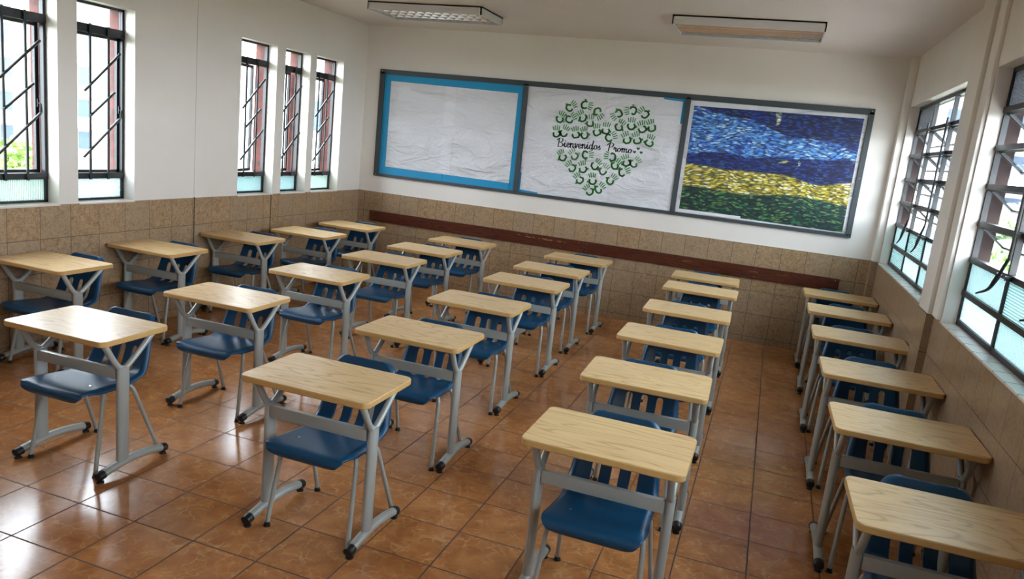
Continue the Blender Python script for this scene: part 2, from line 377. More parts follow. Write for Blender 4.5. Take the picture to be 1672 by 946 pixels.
# right wall
m = MB().box(W, W+.10, YF, 0, 0, SH-.012); m.box(W, W+.10, YF, 0, WT+.035, H)
for a, b in pier_list(RIGHT_WIN, YF, 0): m.box(W, W+.10, a, b, SH-.012, WT+.035)
rw = m.build('wall_right', 'plaster', kind='structure')
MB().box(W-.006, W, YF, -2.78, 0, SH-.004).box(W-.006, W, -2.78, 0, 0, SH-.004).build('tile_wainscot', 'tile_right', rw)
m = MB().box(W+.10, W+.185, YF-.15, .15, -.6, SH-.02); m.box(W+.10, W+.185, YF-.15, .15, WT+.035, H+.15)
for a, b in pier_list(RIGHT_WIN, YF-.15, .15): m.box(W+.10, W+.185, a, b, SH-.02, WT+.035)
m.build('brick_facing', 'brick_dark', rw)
# pilasters with tiled feet
def pilaster(n, x0, y0, y1):
    o = MB().box(x0, W, y0, y1, SH, H, bev=.010).build('trim_%d' % n, 'plaster', kind='structure', smooth=True)
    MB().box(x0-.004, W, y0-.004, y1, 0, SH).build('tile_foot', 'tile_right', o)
pilaster(1, 6.12, -.12, 0); pilaster(2, 6.135, -3.08, -2.76); pilaster(3, 6.135, -6.25, -5.93)
MB().box(6.16, W, -3.26, -3.10, SH, H, bev=.006).build('trim_4', 'plaster', kind='structure')
# joints in the left wall
MB().box(0, .0075, -2.944, -2.932, 0, SH).build('trim_5', 'groove', kind='structure')
MB().box(-.001, .0015, -2.942, -2.936, SH, H).build('trim_6', 'jointpale', kind='structure')
MB().box(0, .0075, -1.813, -1.801, 0, SH).build('trim_7', 'groove', kind='structure')

# ------------------------------------------------------------------ narrow windows (left wall)
def left_window(n, a, b, ang, glasskind):
    root = empty('window_%d' % n, (0, 0, 0)); root['kind'] = 'structure'
    x0, x1 = LFX-.035, LFX
    ft = .022; f = MB()
    f.box(x0, x1, a, a+ft, SH, WT); f.box(x0, x1, b-ft, b, SH, WT); f.box(x0, x1, a, b, SH, SH+.018); f.box(x0, x1, a, b, WT-.02, WT)
    f.box(x0-.004, x1+.006, a, b, 1.272, 1.318); f.box(x0-.004, x1+.006, a, b, 2.398, 2.462)
    f.build('window_frame', 'darkframe', root)
    MB().box(x0+.012, x0+.018, a+ft, b-ft, SH+.018, 1.272).build('patterned_pane', glasskind, root)
    MB().box(x0+.012, x0+.018, a+ft, b-ft, 2.462, WT-.02).build('top_pane', 'glass', root)
    # side hung sash
    y0, y1, z0, z1 = 0, (b-a)-.020, 1.31, 2.406
    s = MB(); st = .030
    s.box(-.024, 0, y0, y0+st, z0, z1); s.box(-.024, 0, y1-st, y1, z0, z1); s.box(-.024, 0, y0, y1, z0, z0+st); s.box(-.024, 0, y0, y1, z1-st, z1)
    sash = s.build('sash', 'darkframe', root, loc=(LFX-.037, a+.010, 0)); sash.rotation_euler = (0, 0, R(ang))
    MB().box(-.014, -.008, y0+st, y1-st, z0+st, z1-st).build('glass_pane', 'glass', sash)
    MB().box(0, .012, y1-.022, y1-.008, 1.80, 1.86).tube([(.012, y1-.015, 1.83), (.03, y1-.015, 1.825), (.034, y1-.02, 1.76)], .005, 8).build('handle', 'black', sash, smooth=True)
    c = (a+b)/2; xb = LFX+.014
    for dy in (-.075, .095):
        MB().box(xb, xb+.010, c+dy-.009, c+dy+.009, 1.268, 2.466).build('security_bar', 'darkframe', root)
    for (ya, za, yb, zb) in ((-.135, 1.956, .200, 2.272), (-.085, 1.767, .145, 1.965), (-.145, 1.445, .195, 1.756)):
        MB().tube([(xb+.016, c+ya, za), (xb+.016, c+yb, zb)], .0105, 8).build('security_bar', 'darkframe', root, smooth=True)
    MB().box(-.127, .012, a+.001, b-.001, SH-.012, SH+.001, bev=.002).build('window_sill', 'silltile', root)
    return root
GK = ['glass_reed', 'glass_frost', 'glass_grid', 'glass_grid', 'glass_reed', 'glass_frost', 'glass_grid', 'glass_reed', 'glass_frost']
for i, (a, b, ang) in enumerate(LEFT_WIN): left_window(i+1, a, b, ang, GK[i])

# ------------------------------------------------------------------ wide steel windows (right wall)
ROWS = [SH+.02, 1.298, 1.508, 1.732, 1.960, 2.190, 2.415, 2.645]
def right_window(n, a, b, ncol):
    root = empty('window_%d' % n); root['kind'] = 'structure'
    x0, x1 = RFX, RFX+.032; top = WT+.035; f = MB(); t_ = .020
    f.box(x0, x1, a, a+t_, SH, top); f.box(x0, x1, b-t_, b, SH, top); f.box(x0, x1, a, b, SH, SH+.030); f.box(x0, x1, a, b, top-.026, top)
    cw = (b-a)/ncol; ys = [b-cw*k for k in range(ncol+1)]
    for k in range(1, ncol): f.box(x0, x1, ys[k]-.014, ys[k]+.014, SH, top)
    for z in ROWS[1:-1]: f.box(x0-.006, x1+.004, a, b, z-.016, z+.016)
    f.build('window_frame', 'darkframe', root)
    kinds = ['glass_rib', 'glass_frost', 'glass_grid', 'glass_rib', 'glass_grid', 'glass_frost']
    for k in range(ncol):
        y1, y0 = ys[k]-.012, ys[k+1]+.012
        for r_ in (0, 1):
            kd = kinds[(k+r_*(2 if n == 10 else 1)+(n == 11)) % 3]
            MB().box(x0+.012, x0+.018, y0, y1, ROWS[r_]+.012, ROWS[r_+1]-.014).build('patterned_pane', kd, root)
        MB().box(x0+.012, x0+.018, y0, y1, ROWS[6]+.014, ROWS[7]-.012).build('top_pane', 'glass_dull' if k == 0 else 'glass', root)
        for r_ in range(2, 6):
            zt = ROWS[r_+1]-.016; L = ROWS[r_+1]-ROWS[r_]-.034
            s = MB(); st = .016
            s.box(0, .018, y0+.003, y0+.003+st, -L, 0); s.box(0, .018, y1-.003-st, y1-.003, -L, 0); s.box(0, .018, y0+.003, y1-.003, -.018, 0); s.box(0, .018, y0+.003, y1-.003, -L, -L+.014)
            sash = s.build('awning_sash', 'darkframe', root, loc=(x0+.010, 0, zt)); sash.rotation_euler = (0, R(-50), 0)
            MB().box(.006, .011, y0+.003+st, y1-.003-st, -L+.012, -.016).build('glass_pane', 'glass_awn', sash)
    for k in range(1, ncol):
        sc_ = .35 if n == 10 else 1.0; yb = ys[k]-.10; xb = x0-.038
        ob = MB(); ob.box(xb-.006, xb+.006, yb-.014, yb+.014, 1.60, 2.46, bev=.003)
        for z in ROWS[2:7]: ob.box(xb, x0+.004, yb-.008, yb+.008, z-.010, z+.012)
        ob.tube([(xb, yb, 1.61), (xb-.004, yb+.05, 1.56), (xb-.004, yb+.09, 1.515)], .009, 8)
        o = ob.build('operator_bar', 'black', root, smooth=True)
        MB().tube([(xb-.004, yb+.09, 1.52), (xb-.012, yb+.09+.03*sc_, 1.47), (xb-.018, yb+.09+.09*sc_, 1.42), (xb-.03, yb+.09+.24*sc_, 1.375)], [.014, .012, .008, .005], 10, smooth=4).build('handle', 'black', o, smooth=True)
    MB().box(W-.012, x0, a+.001, b-.001, SH-.012, SH+.001, bev=.002).build('window_sill', 'silltile', root)
    jt = MB()
    k = a+.16
    while k < b-.05: jt.box(W-.0125, x0, k-.0012, k+.0012, SH-.011, SH+.0016); k += .2
    jt.build('sill_joints', 'groove', root)
right_window(10, *RIGHT_WIN[0][:2], 3); right_window(11, *RIGHT_WIN[1][:2], 3); right_window(12, *RIGHT_WIN[2][:2], 3)  # third window is out of view, added as extra light for near desks

# ------------------------------------------------------------------ notice board and what is pinned on it
bx0, bx1, bz0, bz1 = .213, 5.886, 1.300, 2.622
nb = empty('notice_board', (0, 0, 0))
tag(nb, 'long charcoal-framed notice board in three bays on the wall above the wooden rail', 'notice board')
f = MB(); fy = -.030
f.box(bx0, bx1, fy, 0, bz1-.058, bz1, bev=.003); f.box(bx0, bx1, fy, 0, bz0, bz0+.036, bev=.003)
f.box(bx0, bx0+.068, fy, 0, bz0+.02, bz1-.03, bev=.003); f.box(bx1-.054, bx1, fy, 0, bz0+.02, bz1-.03, bev=.003)
f.box(2.112, 2.171, fy, 0, bz0+.02, bz1-.03, bev=.003); f.box(3.990, 4.046, fy, 0, bz0+.02, bz1-.03, bev=.003)
f.build('frame', 'boardframe', nb)
for a, b in ((bx0+.05, 2.13), (2.15, 4.01), (4.03, bx1-.04)): MB().box(a, b, -.008, 0, bz0+.02, bz1-.03).build('backing_panel', 'boardframe', nb)
for x, z in ((.245, 2.60), (.245, 1.32), (3.05, 2.60), (3.0, 1.317), (5.86, 2.60), (5.86, 1.32), (5.86, 1.92)):
    MB().disc((x, fy-.003, z), .006, .004, 10, axis='y').build('screw', 'chrome', nb, smooth=True)
def sheet(x0, x1, z0, z1, y, amp=.0, nx=24, nz=18, seed=0, th=.0012, skew=(0, 0, 0, 0)):
    rnd = random.Random(seed); ph = [rnd.uniform(0, 6) for _ in range(6)]
    m = MB(); vs = []
    for s_ in (0, 1):
        for j in range(nz+1):
            for i in range(nx+1):
                u, v = i/nx, j/nz
                zt = z1+skew[0]*(1-u)+skew[1]*u; zb = z0+skew[2]*(1-u)+skew[3]*u
                d = amp*(.5+.25*math.sin(5*u+3*v+ph[0])+.25*math.sin(9*v-4*u+ph[1]))*math.sin(math.pi*min(1, max(0, u)))**.3
                vs.append((x0+(x1-x0)*u, y-d-(th if s_ else 0), zb+(zt-zb)*v))
    N = (nx+1)*(nz+1); fs = []
    for j in range(nz):
        for i in range(nx):
            a = j*(nx+1)+i; fs.append((a, a+nx+1, a+nx+2, a+1)); b = a+N; fs.append((b, b+1, b+nx+2, b+nx+1))
    for i in range(nx):
        a = i; fs.append((a, a+1, a+1+N, a+N)); a = nz*(nx+1)+i; fs.append((a, a+N, a+1+N, a+1))
    for j in range(nz):
        a = j*(nx+1); fs.append((a, a+N, a+nx+1+N, a+nx+1)); a = j*(nx+1)+nx; fs.append((a, a+nx+1, a+nx+1+N, a+N))
    return m.add(vs, fs)
o = sheet(.281, 2.112, 1.337, 2.563, -.0085, .0, 4, 4).build('blue_paper', 'bluepaper')
tag(o, 'turquoise backing paper showing as a border round the blank white poster', 'paper')
for bb in ((.281, .300, -.0125, -.0105, 1.34, 2.5), (1.115, 1.165, -.016, -.0105, 1.338, 1.43), (2.045, 2.052, -.014, -.0105, 1.34, 1.42)): MB().box(*bb).build('folded_tab', 'bluepaper', o)
o = sheet(.368, 2.048, 1.427, 2.482, -.0112, .006, 40, 26, 3, skew=(.006, -.010, .003, -.008)).build('blank_poster', 'paper', smooth=True)
tag(o, 'blank creased white paper poster in the turquoise-bordered bay of the notice board', 'poster')
m = MB().box(1.118, 1.121, -.0195, -.0125, 1.43, 2.48).box(.37, 2.04, -.0195, -.0125, 2.008, 2.0105)
o2 = sheet(1.12, 1.262, 1.432, 2.475, -.0180, .001, 3, 20, 5).build('paper_overlap', 'paper2', o, smooth=True)
sheet(.372, 2.04, 1.88, 2.009, -.0172, .002, 30, 3, 8).build('paper_overlap', 'paper2', o, smooth=True)
o = sheet(2.171, 3.990, 1.337, 2.563, -.0085, .0, 4, 4).build('blue_paper', 'bluepaper')
tag(o, 'turquoise paper peeking out at two corners behind the green heart poster', 'paper')
# white poster: cut corners let the blue show
def poly_sheet(poly, y0, y1, mi=0, m=None):
    m = m or MB(); mt = Matrix(((1, 0, 0, 0), (0, 0, 1, 0), (0, 1, 0, 0), (0, 0, 0, 1)))
    return m.prism(poly, y0, y1, mi, mt=mt)
hp = poly_sheet([(2.181, 1.565), (2.195, 1.565), (2.195, 1.362), (2.42, 1.352), (2.42, 1.338), (3.99, 1.338), (3.99, 2.30), (3.962, 2.30), (3.962, 2.535), (3.75, 2.545), (3.75, 2.563), (2.171, 2.563), (2.171, 1.565)][:-1], -.0135, -.0110).build('heart_poster', 'paper')
tag(hp, 'white paper poster with a heart of green handprints and lettering', 'poster')
sheet(3.129, 3.25, 1.34, 2.56, -.0138, .0006, 3, 16, 12).build('paper_overlap', 'paper2', hp, smooth=True)
sheet(2.19, 3.985, 1.885, 2.02, -.0138, .0006, 24, 3, 15).build('paper_overlap', 'paper2', hp, smooth=True)
HANDS = [(2.691,2.36,.066,.062,0),(2.865,2.409,.088,-.01,0),(3.021,2.347,.049,-.061,0),(2.59,2.223,.029,.075,0),(2.702,2.229,.065,.056,0),(2.863,2.261,-.053,.074,0),(2.954,2.21,-.008,.085,1),(2.572,2.052,-.01,.082,0),(2.655,2.067,.032,.079,0),(2.806,2.065,-.021,.077,0),(2.908,2.072,-.02,.08,0),(3.047,2.118,-.014,.087,0),(3.146,2.144,.006,.085,0),(3.193,2.07,.076,.04,0),(3.27,2.349,-.079,-.058,0),(3.428,2.395,-.082,-.013,0),(3.569,2.363,-.063,.052,0),(3.291,2.196,.048,.089,0),(3.43,2.222,-.001,.084,0),(3.56,2.2,-.024,.077,0),(3.662,2.225,-.035,.08,0),(3.405,2.065,-.039,.074,0),(3.519,2.073,-.03,.091,0),(3.655,2.058,.014,.085,0),(2.679,1.791,-.042,.076,0),(2.823,1.823,-.055,.065,1),(2.945,1.853,.083,.016,0),(2.808,1.682,-.064,.063,0),(2.938,1.686,-.022,.084,0),(3.069,1.736,.057,.07,0),(3.26,1.86,-.081,.012,0),(3.169,1.689,.044,.081,1),(3.303,1.762,.043,.081,0),(3.433,1.814,-.034,.081,0),(3.514,1.812,.061,.069,1),(3.395,1.701,.072,.044,0),(2.916,1.555,-.058,.068,0),(3.066,1.562,-.016,.089,0),(3.272,1.588,.058,.076,0),(3.053,1.437,-.061,.067,0),(3.146,1.475,.062,.074,0)]
hm = MB(); PY = -.0158; rr = random.Random(4)
def stroke2(m, pts, w0, w1, mi=0, y=PY):
    for (x0, z0), (x1, z1) in zip(pts, pts[1:]):
        d = Vector((x1-x0, z1-z0)); L = d.length
        if L < 1e-5: continue
        d /= L; n = Vector((-d.y, d.x))
        ww = w0+(w1-w0)*abs(d.y)**1.5
        a = [(x0+n.x*ww/2-d.x*ww*.25, z0+n.y*ww/2-d.y*ww*.25), (x0-n.x*ww/2-d.x*ww*.25, z0-n.y*ww/2-d.y*ww*.25), (x1-n.x*ww/2+d.x*ww*.25, z1-n.y*ww/2+d.y*ww*.25), (x1+n.x*ww/2+d.x*ww*.25, z1+n.y*ww/2+d.y*ww*.25)]
        poly_sheet(a, y, y-.0006, mi, m)
def blobp(m, cx, cz, ax, az, th, mi, n=10):
    poly_sheet([(cx+ax*math.cos(a)*math.cos(th)-az*math.sin(a)*math.sin(th), cz+ax*math.cos(a)*math.sin(th)+az*math.sin(a)*math.cos(th)) for a in [2*math.pi*k/n for k in range(n)]], PY, PY-.0006, mi, m)
for (x, z, dx, dz, li) in HANDS:
    hm = MB()
    th = math.atan2(dz, dx); c, s = math.cos(th), math.sin(th); fl = 1 if rr.random() < .5 else -1
    P = lambda u, v: (x+c*u-s*v*fl, z+s*u+c*v*fl)
    # palm print: open C
    prev = None; segs = 11; a0, a1 = R(rr.uniform(20, 60)), R(rr.uniform(290, 330))
    for k in range(segs):
        aa = a0+(a1-a0)*k/(segs-1); ra = .041*rr.uniform(.9, 1.1); q = P(ra*math.cos(aa)*.85, ra*math.sin(aa))
        if prev: stroke2(hm, [prev, q], .019, .021, li)
        prev = q
    for j, (v0, L) in enumerate(((-.030, .040), (-.011, .050), (.009, .052), (.028, .042))):
        sp_ = v0*1.35; u0 = .046; 
        for (g0, g1) in ((0, .45), (.55, 1)):
            stroke2(hm, [P(u0+L*g0, v0*1.05+(sp_-v0)*g0), P(u0+L*g1, v0*1.05+(sp_-v0)*g1)], .011, .011, li)
    q = P(-.002, .058); blobp(hm, q[0], q[1], .013, .008, th, li)
    hm.mi = [0]*len(hm.mi); hm.build('handprint', 'paint_lime' if li else 'paint_green', hp)
GL = {'B': (1.25, [[(.25,1.9),(.22,1.4),(.18,.8),(.1,0)], [(-.15,1.5),(.1,1.9),(.5,2.05),(.9,1.9),(.95,1.5),(.7,1.15),(.4,1.05),(.8,.95),(1.05,.6),(.95,.2),(.55,0),(.15,.05)]]),
 'P': (1.15, [[(.28,1.9),(.24,1.4),(.18,.8),(.1,-.1)], [(-.2,1.4),(.05,1.85),(.5,2.05),(.95,1.9),(1.0,1.5),(.75,1.1),(.3,1.0)]]),
 'i': (.55, [[(0,.3),(.2,1),(.2,.6),(.2,.2),(.35,0),(.55,.3)], [(.26,1.4),(.3,1.5)]]),
 'e': (.72, [[(0,.3),(.35,.5),(.55,.8),(.38,1),(.14,.7),(.18,.2),(.42,0),(.72,.35)]]),
 'n': (.95, [[(0,.6),(.13,1),(.18,.8),(.16,0)], [(.18,.5),(.4,.95),(.6,.95),(.62,.5),(.64,.1),(.75,0),(.95,.3)]]),
 'm': (1.35, [[(0,.6),(.13,1),(.18,.8),(.16,0)], [(.18,.5),(.38,.95),(.55,.9),(.56,0)], [(.56,.5),(.78,.95),(.98,.9),(1.0,.2),(1.12,0),(1.35,.3)]]),
 'v': (.75, [[(0,.8),(.12,1),(.2,.5),(.32,0),(.5,.5),(.58,.95),(.75,.85)]]),
 'd': (.95, [[(.58,.8),(.38,1),(.12,.7),(.14,.15),(.4,0),(.6,.4),(.72,1.2),(.78,2.0)], [(.78,2.0),(.66,.8),(.68,.1),(.78,0),(.95,.3)]]),
 'o': (.85, [[(.42,1),(.15,.75),(.12,.25),(.35,0),(.6,.25),(.62,.75),(.42,1),(.6,.85),(.85,.85)]]),
 's': (.6, [[(0,.3),(.35,1),(.28,.7),(.48,.3),(.28,0),(.05,.12)]]),
 'r': (.68, [[(0,.5),(.14,1.08),(.22,.85),(.45,.92),(.4,.4),(.48,0),(.68,.3)]])}
def cr(pts, n=6):
    out = []
    for i in range(len(pts)-1):
        p0, p1, p2, p3 = pts[max(i-1, 0)], pts[i], pts[i+1], pts[min(i+2, len(pts)-1)]
        for k in range(n):
            u = k/n; out.append(tuple(.5*((2*p1[j])+(-p0[j]+p2[j])*u+(2*p0[j]-5*p1[j]+4*p2[j]-p3[j])*u*u+(-p0[j]+3*p1[j]-3*p2[j]+p3[j])*u**3) for j in (0, 1)))
    return out+[pts[-1]]
tm = MB()
def write(word, xa, xb, z0, z1, xh):
    tot = sum(GL[ch][0] for ch in word); sx = (xb-xa)/tot; cx = xa; zb = z0
    for ch in word:
        wd, strokes = GL[ch]; base = z0+(z1-z0)*(cx-xa)/(xb-xa)
        for st in strokes: stroke2(tm, [(cx+x*sx, base+z*xh) for x, z in cr(st)], .0048, .0125)
        cx += wd*sx
write('Bienvenidos', 2.600, 3.115, 1.912, 1.925, .049); tm.build('lettering', 'ink', hp); tm = MB()
write('Promo', 3.200, 3.480, 1.925, 1.925, .044); tm.build('lettering', 'ink', hp)
tm = MB()
for x, z in ((3.542, 1.984), (3.506, 1.943), (3.582, 1.944)):
    pts = []
    for k in range(18):
        a = 2*math.pi*k/18; pts.append((x+.0012*16*math.sin(a)**3, z+.0012*(13*math.cos(a)-5*math.cos(2*a)-2*math.cos(3*a)-math.cos(4*a))))
    poly_sheet(pts, PY, PY-.0006, 0, tm)
tm.build('small_hearts', 'ink_green', hp)
# third bay: dabbed picture on white paper
pp = sheet(4.047, 5.831, 1.338, 2.560, -.0085, 0, 4, 4).build('painting', 'paper')
tag(pp, 'large dabbed painting in blue, yellow and dark green bands on white paper', 'painting')
sheet(4.088, 5.797, 1.356, 2.512, -.0112, .001, 20, 14, 9, skew=(-.008, .008, .010, -.010)).build('painted_area', 'art', pp)
MB().box(4.06, 4.755, -.0175, -.0125, 1.348, 1.378).build('paper_strip', 'tape', pp)

# wooden rail
rail = empty('wooden_rail', (0, 0, 0)); tag(rail, 'long dark varnished wooden rail screwed to the tiled wall below the notice board', 'wall rail')
for a, b in ((.205, 3.052), (3.055, 5.862)):
    MB().box(a, b, -.031, -.006, .722, .856, bev=.004).build('plank', 'railwood', rail)
for x in (.245, 1.30, 2.35, 3.00, 3.10, 4.1, 5.0, 5.82):
    for z in (.745, .835): MB().disc((x, -.034, z), .005, .004, 8, axis='y').build('screw', 'chrome', rail, smooth=True)
scm = MB(); r2_ = random.Random(3)
for k in range(26):
    x = 2.22+r2_.random()**1.2*.62; z = .815-(x-2.2)*.012+r2_.uniform(-.006, .006); scm.box(x, x+r2_.uniform(.01, .05), -.0316, -.0308, z, z+r2_.uniform(.001, .004))
for k in range(7):
    x = r2_.uniform(4.2, 5.3); z = r2_.uniform(.79, .82); scm.box(x, x+r2_.uniform(.02, .09), -.0316, -.0308, z, z+.0015)
scm.build('scratches', 'edge', rail)

# ------------------------------------------------------------------ ceiling lights
def ceiling_light(x0, x1, y0, y1, label):
    r = empty('ceiling_light', ((x0+x1)/2, (y0+y1)/2, H)); tag(r, label, 'ceiling light', 'louvred fluorescent fittings on the ceiling')
    w_, d_, h_ = (x1-x0)/2, (y1-y0)/2, .078
    m = MB(); t_ = .012
    m.box(-w_, w_, -d_, -d_+t_, -h_, 0); m.box(-w_, w_, d_-t_, d_, -h_, 0); m.box(-w_, -w_+t_, -d_, d_, -h_, 0); m.box(w_-t_, w_, -d_, d_, -h_, 0); m.box(-w_, w_, -d_, d_, -.012, 0)
    m.build('housing', 'lamphouse', r)
    MB().box(-w_+t_, w_-t_, -d_+t_, d_-t_, -.018, -.013).build('reflector', 'reflector', r)
    for k in range(4):
        y = -d_+d_*2*(k+.5)/4
        o = MB().tube([(-w_+.03, y, -.036), (w_-.03, y, -.036)], .0125, 14).build('fluorescent_tube', 'tube', r, smooth=True)
    lv = MB()
    for k in range(1, 4):
        y = -d_+d_*2*k/4; lv.add([(-w_+t_, y-.007, -.048), (w_-t_, y-.007, -.048), (w_-t_, y+.007, -.048), (-w_+t_, y+.007, -.048), (-w_+t_, y, -.070), (w_-t_, y, -.070)], [(0, 1, 2, 3), (0, 4, 5, 1), (3, 2, 5, 4), (0, 3, 4), (1, 5, 2)])
    for k in range(1, 13):
        x = -w_+w_*2*k/13; lv.add([(x-.012, -d_+t_, -.028), (x-.012, d_-t_, -.028), (x+.012, d_-t_, -.028), (x+.012, -d_+t_, -.028), (x, -d_+t_, -.070), (x, d_-t_, -.070)], [(0, 1, 2, 3), (0, 4, 5, 1), (3, 2, 5, 4), (0, 3, 4), (1, 5, 2)])
    lv.build('louvre', 'louvre', r)
ceiling_light(.93, 2.165, -1.64, -1.05, 'louvred ceiling light nearer the narrow-window wall')
ceiling_light(3.985, 5.24, -1.72, -1.13, 'louvred ceiling light nearer the wide steel windows')
for x0, x1 in ((.93, 2.165), (3.985, 5.24)):
    pass

# ------------------------------------------------------------------ school desk
DW, DD = .667, .447
def make_desk():
    r = empty('school_desk')
    m = MB(); z0, z1 = .731, .760
    o_ = rrect(DW, DD, .038); i_ = rrect(DW-.006, DD-.006, .035)
    n = len(o_); vs = []
    for poly, z in ((i_, z0), (o_, z0+.004), (o_, z1-.004), (i_, z1)): vs += [(x, y, z) for x, y in poly]
    m.add(vs, [tuple(range(n-1, -1, -1))], 1); m.f.append(tuple(3*n+k for k in range(n))); m.mi.append(0)
    for l in range(3):
        for k in range(n): m.f.append((l*n+k, l*n+(k+1) % n, (l+1)*n+(k+1) % n, (l+1)*n+k)); m.mi.append(1)
    m.build('tabletop', ['oak', 'edge'], r, smooth=True, ang=30)
    MB().box(-.262, .262, -.078, -.050, .520, .578, bev=.006).build('crossbar', 'grey', r, smooth=True)
    for s in (-1, 1):
        x = .28*s
        MB().tube([(x, -.044, .07), (x, -.044, .585)], .021, 20, r2=.037, up=(1, 0, 0)).build('column', 'grey', r, smooth=True)
        MB().tube([(x, -.166, .731), (x, -.140, .690), (x, -.100, .625), (x, -.072, .590), (x, -.040, .576), (x, -.008, .590), (x, .055, .640), (x, .115, .692), (x, .160, .731)], .0155, 14, smooth=4).build('support_arm', 'grey', r, smooth=True)
        sk = MB().tube([(x, -.198, .036), (x, -.12, .049), (x, -.04, .060), (x, .04, .063), (x, .13, .056), (x, .21, .043), (x, .248, .036)], .024, 18, smooth=4, r2=.021, up=(1, 0, 0)).build('skid_foot', 'grey', r, smooth=True)
        for yy, d in ((-.198, -1), (.248, 1)):
            MB().tube([(x, yy-d*.030, .0395), (x, yy-d*.004, .036), (x, yy+d*.006, .034), (x, yy+d*.012, .033)], [.0262, .0265, .024, .014], 16, r2=.0235, up=(1, 0, 0)).build('end_cap', 'black', sk, smooth=True)
            MB().disc((x, yy-d*.012, 0), .019, .009, 16, rt=.017).disc((x, yy-d*.012, .009), .009, .012, 10).build('levelling_glide', 'black', sk, smooth=True)
    return r

# ------------------------------------------------------------------ school chair
def shell_mesh():
    prof = [(-.258, .408), (-.268, .428), (-.262, .446), (-.240, .453), (-.18, .452), (-.08, .446), (.03, .438), (.09, .439), (.13, .450), (.160, .475), (.180, .515), (.200, .575), (.222, .660), (.240, .725), (.252, .772)]
    P = cr(prof, 10); L = [0]
    for a, b in zip(P, P[1:]): L.append(L[-1]+math.hypot(b[0]-a[0], b[1]-a[1]))
    tot = L[-1]
    def at(s):
        s = max(0, min(tot, s))
        for i in range(len(L)-1):
            if s <= L[i+1]:
                k = (s-L[i])/max(1e-9, L[i+1]-L[i]); return (P[i][0]+(P[i+1][0]-P[i][0])*k, P[i][1]+(P[i+1][1]-P[i][1])*k)
        return P[-1]
    def hw(s):
        k = s/tot; pts = [(0, .208), (.18, .212), (.45, .200), (.58, .205), (.68, .196), (.85, .178), (1, .166)]
        for (a, wa), (b, wb) in zip(pts, pts[1:]):
            if k <= b: h = wa+(wb-wa)*((k-a)/(b-a)); break
        for e, rr_ in ((s, .078), (tot-s, .062)):
            if e < rr_: h -= rr_-math.sqrt(max(0, rr_*rr_-(rr_-e)**2))
        return h
    nu, nv = 72, 128
    # slots in (x, s): find s for the slot ends
    def s_at(cond):
        k = 0
        while k < tot and not cond(*at(k)): k += .001
        return k
    sa = s_at(lambda y, z: y > .092); sb = s_at(lambda y, z: y > .15 and z > .590)
    slots = [(-.088, .0185), (0, .0185), (.088, .0185)]
    def inside(x, s, g=0):
        for cx, r in slots:
            ss = min(max(s, sa+r), sb-r); 
            if math.hypot(x-cx, s-ss) < r+g: return (cx, ss, r)
        return None
    grid = {}; flat = []
    for j in range(nv+1):
        s = tot*j/nv; h = hw(s)
        for i in range(nu+1):
            u = -1+2*i/nu; flat.append([u*h, s]); grid[(i, j)] = len(flat)-1
    faces = []
    for j in range(nv):
        for i in range(nu):
            q = [grid[(i, j)], grid[(i+1, j)], grid[(i+1, j+1)], grid[(i, j+1)]]
            cx = sum(flat[k][0] for k in q)/4; cs = sum(flat[k][1] for k in q)/4
            if not inside(cx, cs): faces.append(q)
    used = {}
    for f_ in faces:
        for a, b in zip(f_, f_[1:]+f_[:1]):
            e = (min(a, b), max(a, b)); used[e] = used.get(e, 0)+1
    bd = set(k for e, c in used.items() if c == 1 for k in e)
    for k in bd:
        x, s = flat[k]; hit = inside(x, s, .007)
        if hit and abs(x) < .125 and sa-.01 < s < sb+.01:
            cx, ss, r = hit; d = Vector((x-cx, s-ss))
            if d.length > 1e-6: d.normalize(); flat[k] = [cx+d.x*r, ss+d.y*r]
    vs = []
    for x, s in flat:
        h = hw(s); y, z = at(s); y2, z2 = at(s+.002); y1, z1 = at(s-.002); d = Vector((y2-y1, z2-z1)); d.normalize(); n = Vector((-d.y, d.x))   # n points to the sitter's side
        u = abs(x)/max(h, 1e-6); k = s/tot
        seat = max(0, min(1, (.52-k)/.12)); back = 1-seat
        lip = -.026*max(0, (u-.86)/.14)**2*max(0, min(1, (s-.03)/.13))
        dish = (.010*u*u*seat if k > .06 else 0)
        wrap = back*.030*u**2.2*max(0, min(1, (1-k)/.3+.25))
        off = dish+wrap*1.0+lip
        vs.append(Vector((x, y+n.x*off, z+n.y*off)))
    m = MB(); m.add(vs, faces); return m
def make_chair():
    r = empty('school_chair')
    sh = shell_mesh().build('seat_shell', 'bluepl', r, smooth=True, ang=60)
    md = sh.modifiers.new('thickness', 'SOLIDIFY'); md.thickness = .0085; md.offset = 0
    for x in (-.115, .115):
        MB().disc((x, -.13, .4525), .0075, .0045, 12, rt=.005).build('screw', 'chrome', r, smooth=True)
        MB().disc((x*.9, .045, .4400), .0065, .0045, 12, rt=.005).build('screw', 'chrome', r, smooth=True)
    MB().tube([(-.165, -.10, .428), (.165, -.10, .428)], .0105, 10).build('seat_support', 'grey', r, smooth=True)
    MB().tube([(-.155, .045, .420), (.155, .045, .420)], .0105, 10).build('seat_support', 'grey', r, smooth=True)
    for s in (-1, 1):
        for pts in ([(.150*s, -.10, .428), (.182*s, -.112, .424), (.196*s, -.125, .402), (.203*s, -.137, .350), (.222*s, -.198, .018)],
                    [(.140*s, .045, .420), (.176*s, .062, .416), (.190*s, .078, .392), (.197*s, .098, .340), (.222*s, .222, .018)]):
            lg = MB().tube(pts, .0112, 12, smooth=5).build('leg', 'grey', r, smooth=True)
            x, y, _ = pts[-1]
            MB().disc((x, y, 0), .017, .008, 14, rt=.016).disc((x, y, .008), .0125, .014, 12).build('foot_glide', 'chrome' if 0 else 'black', lg, smooth=True)
    return r
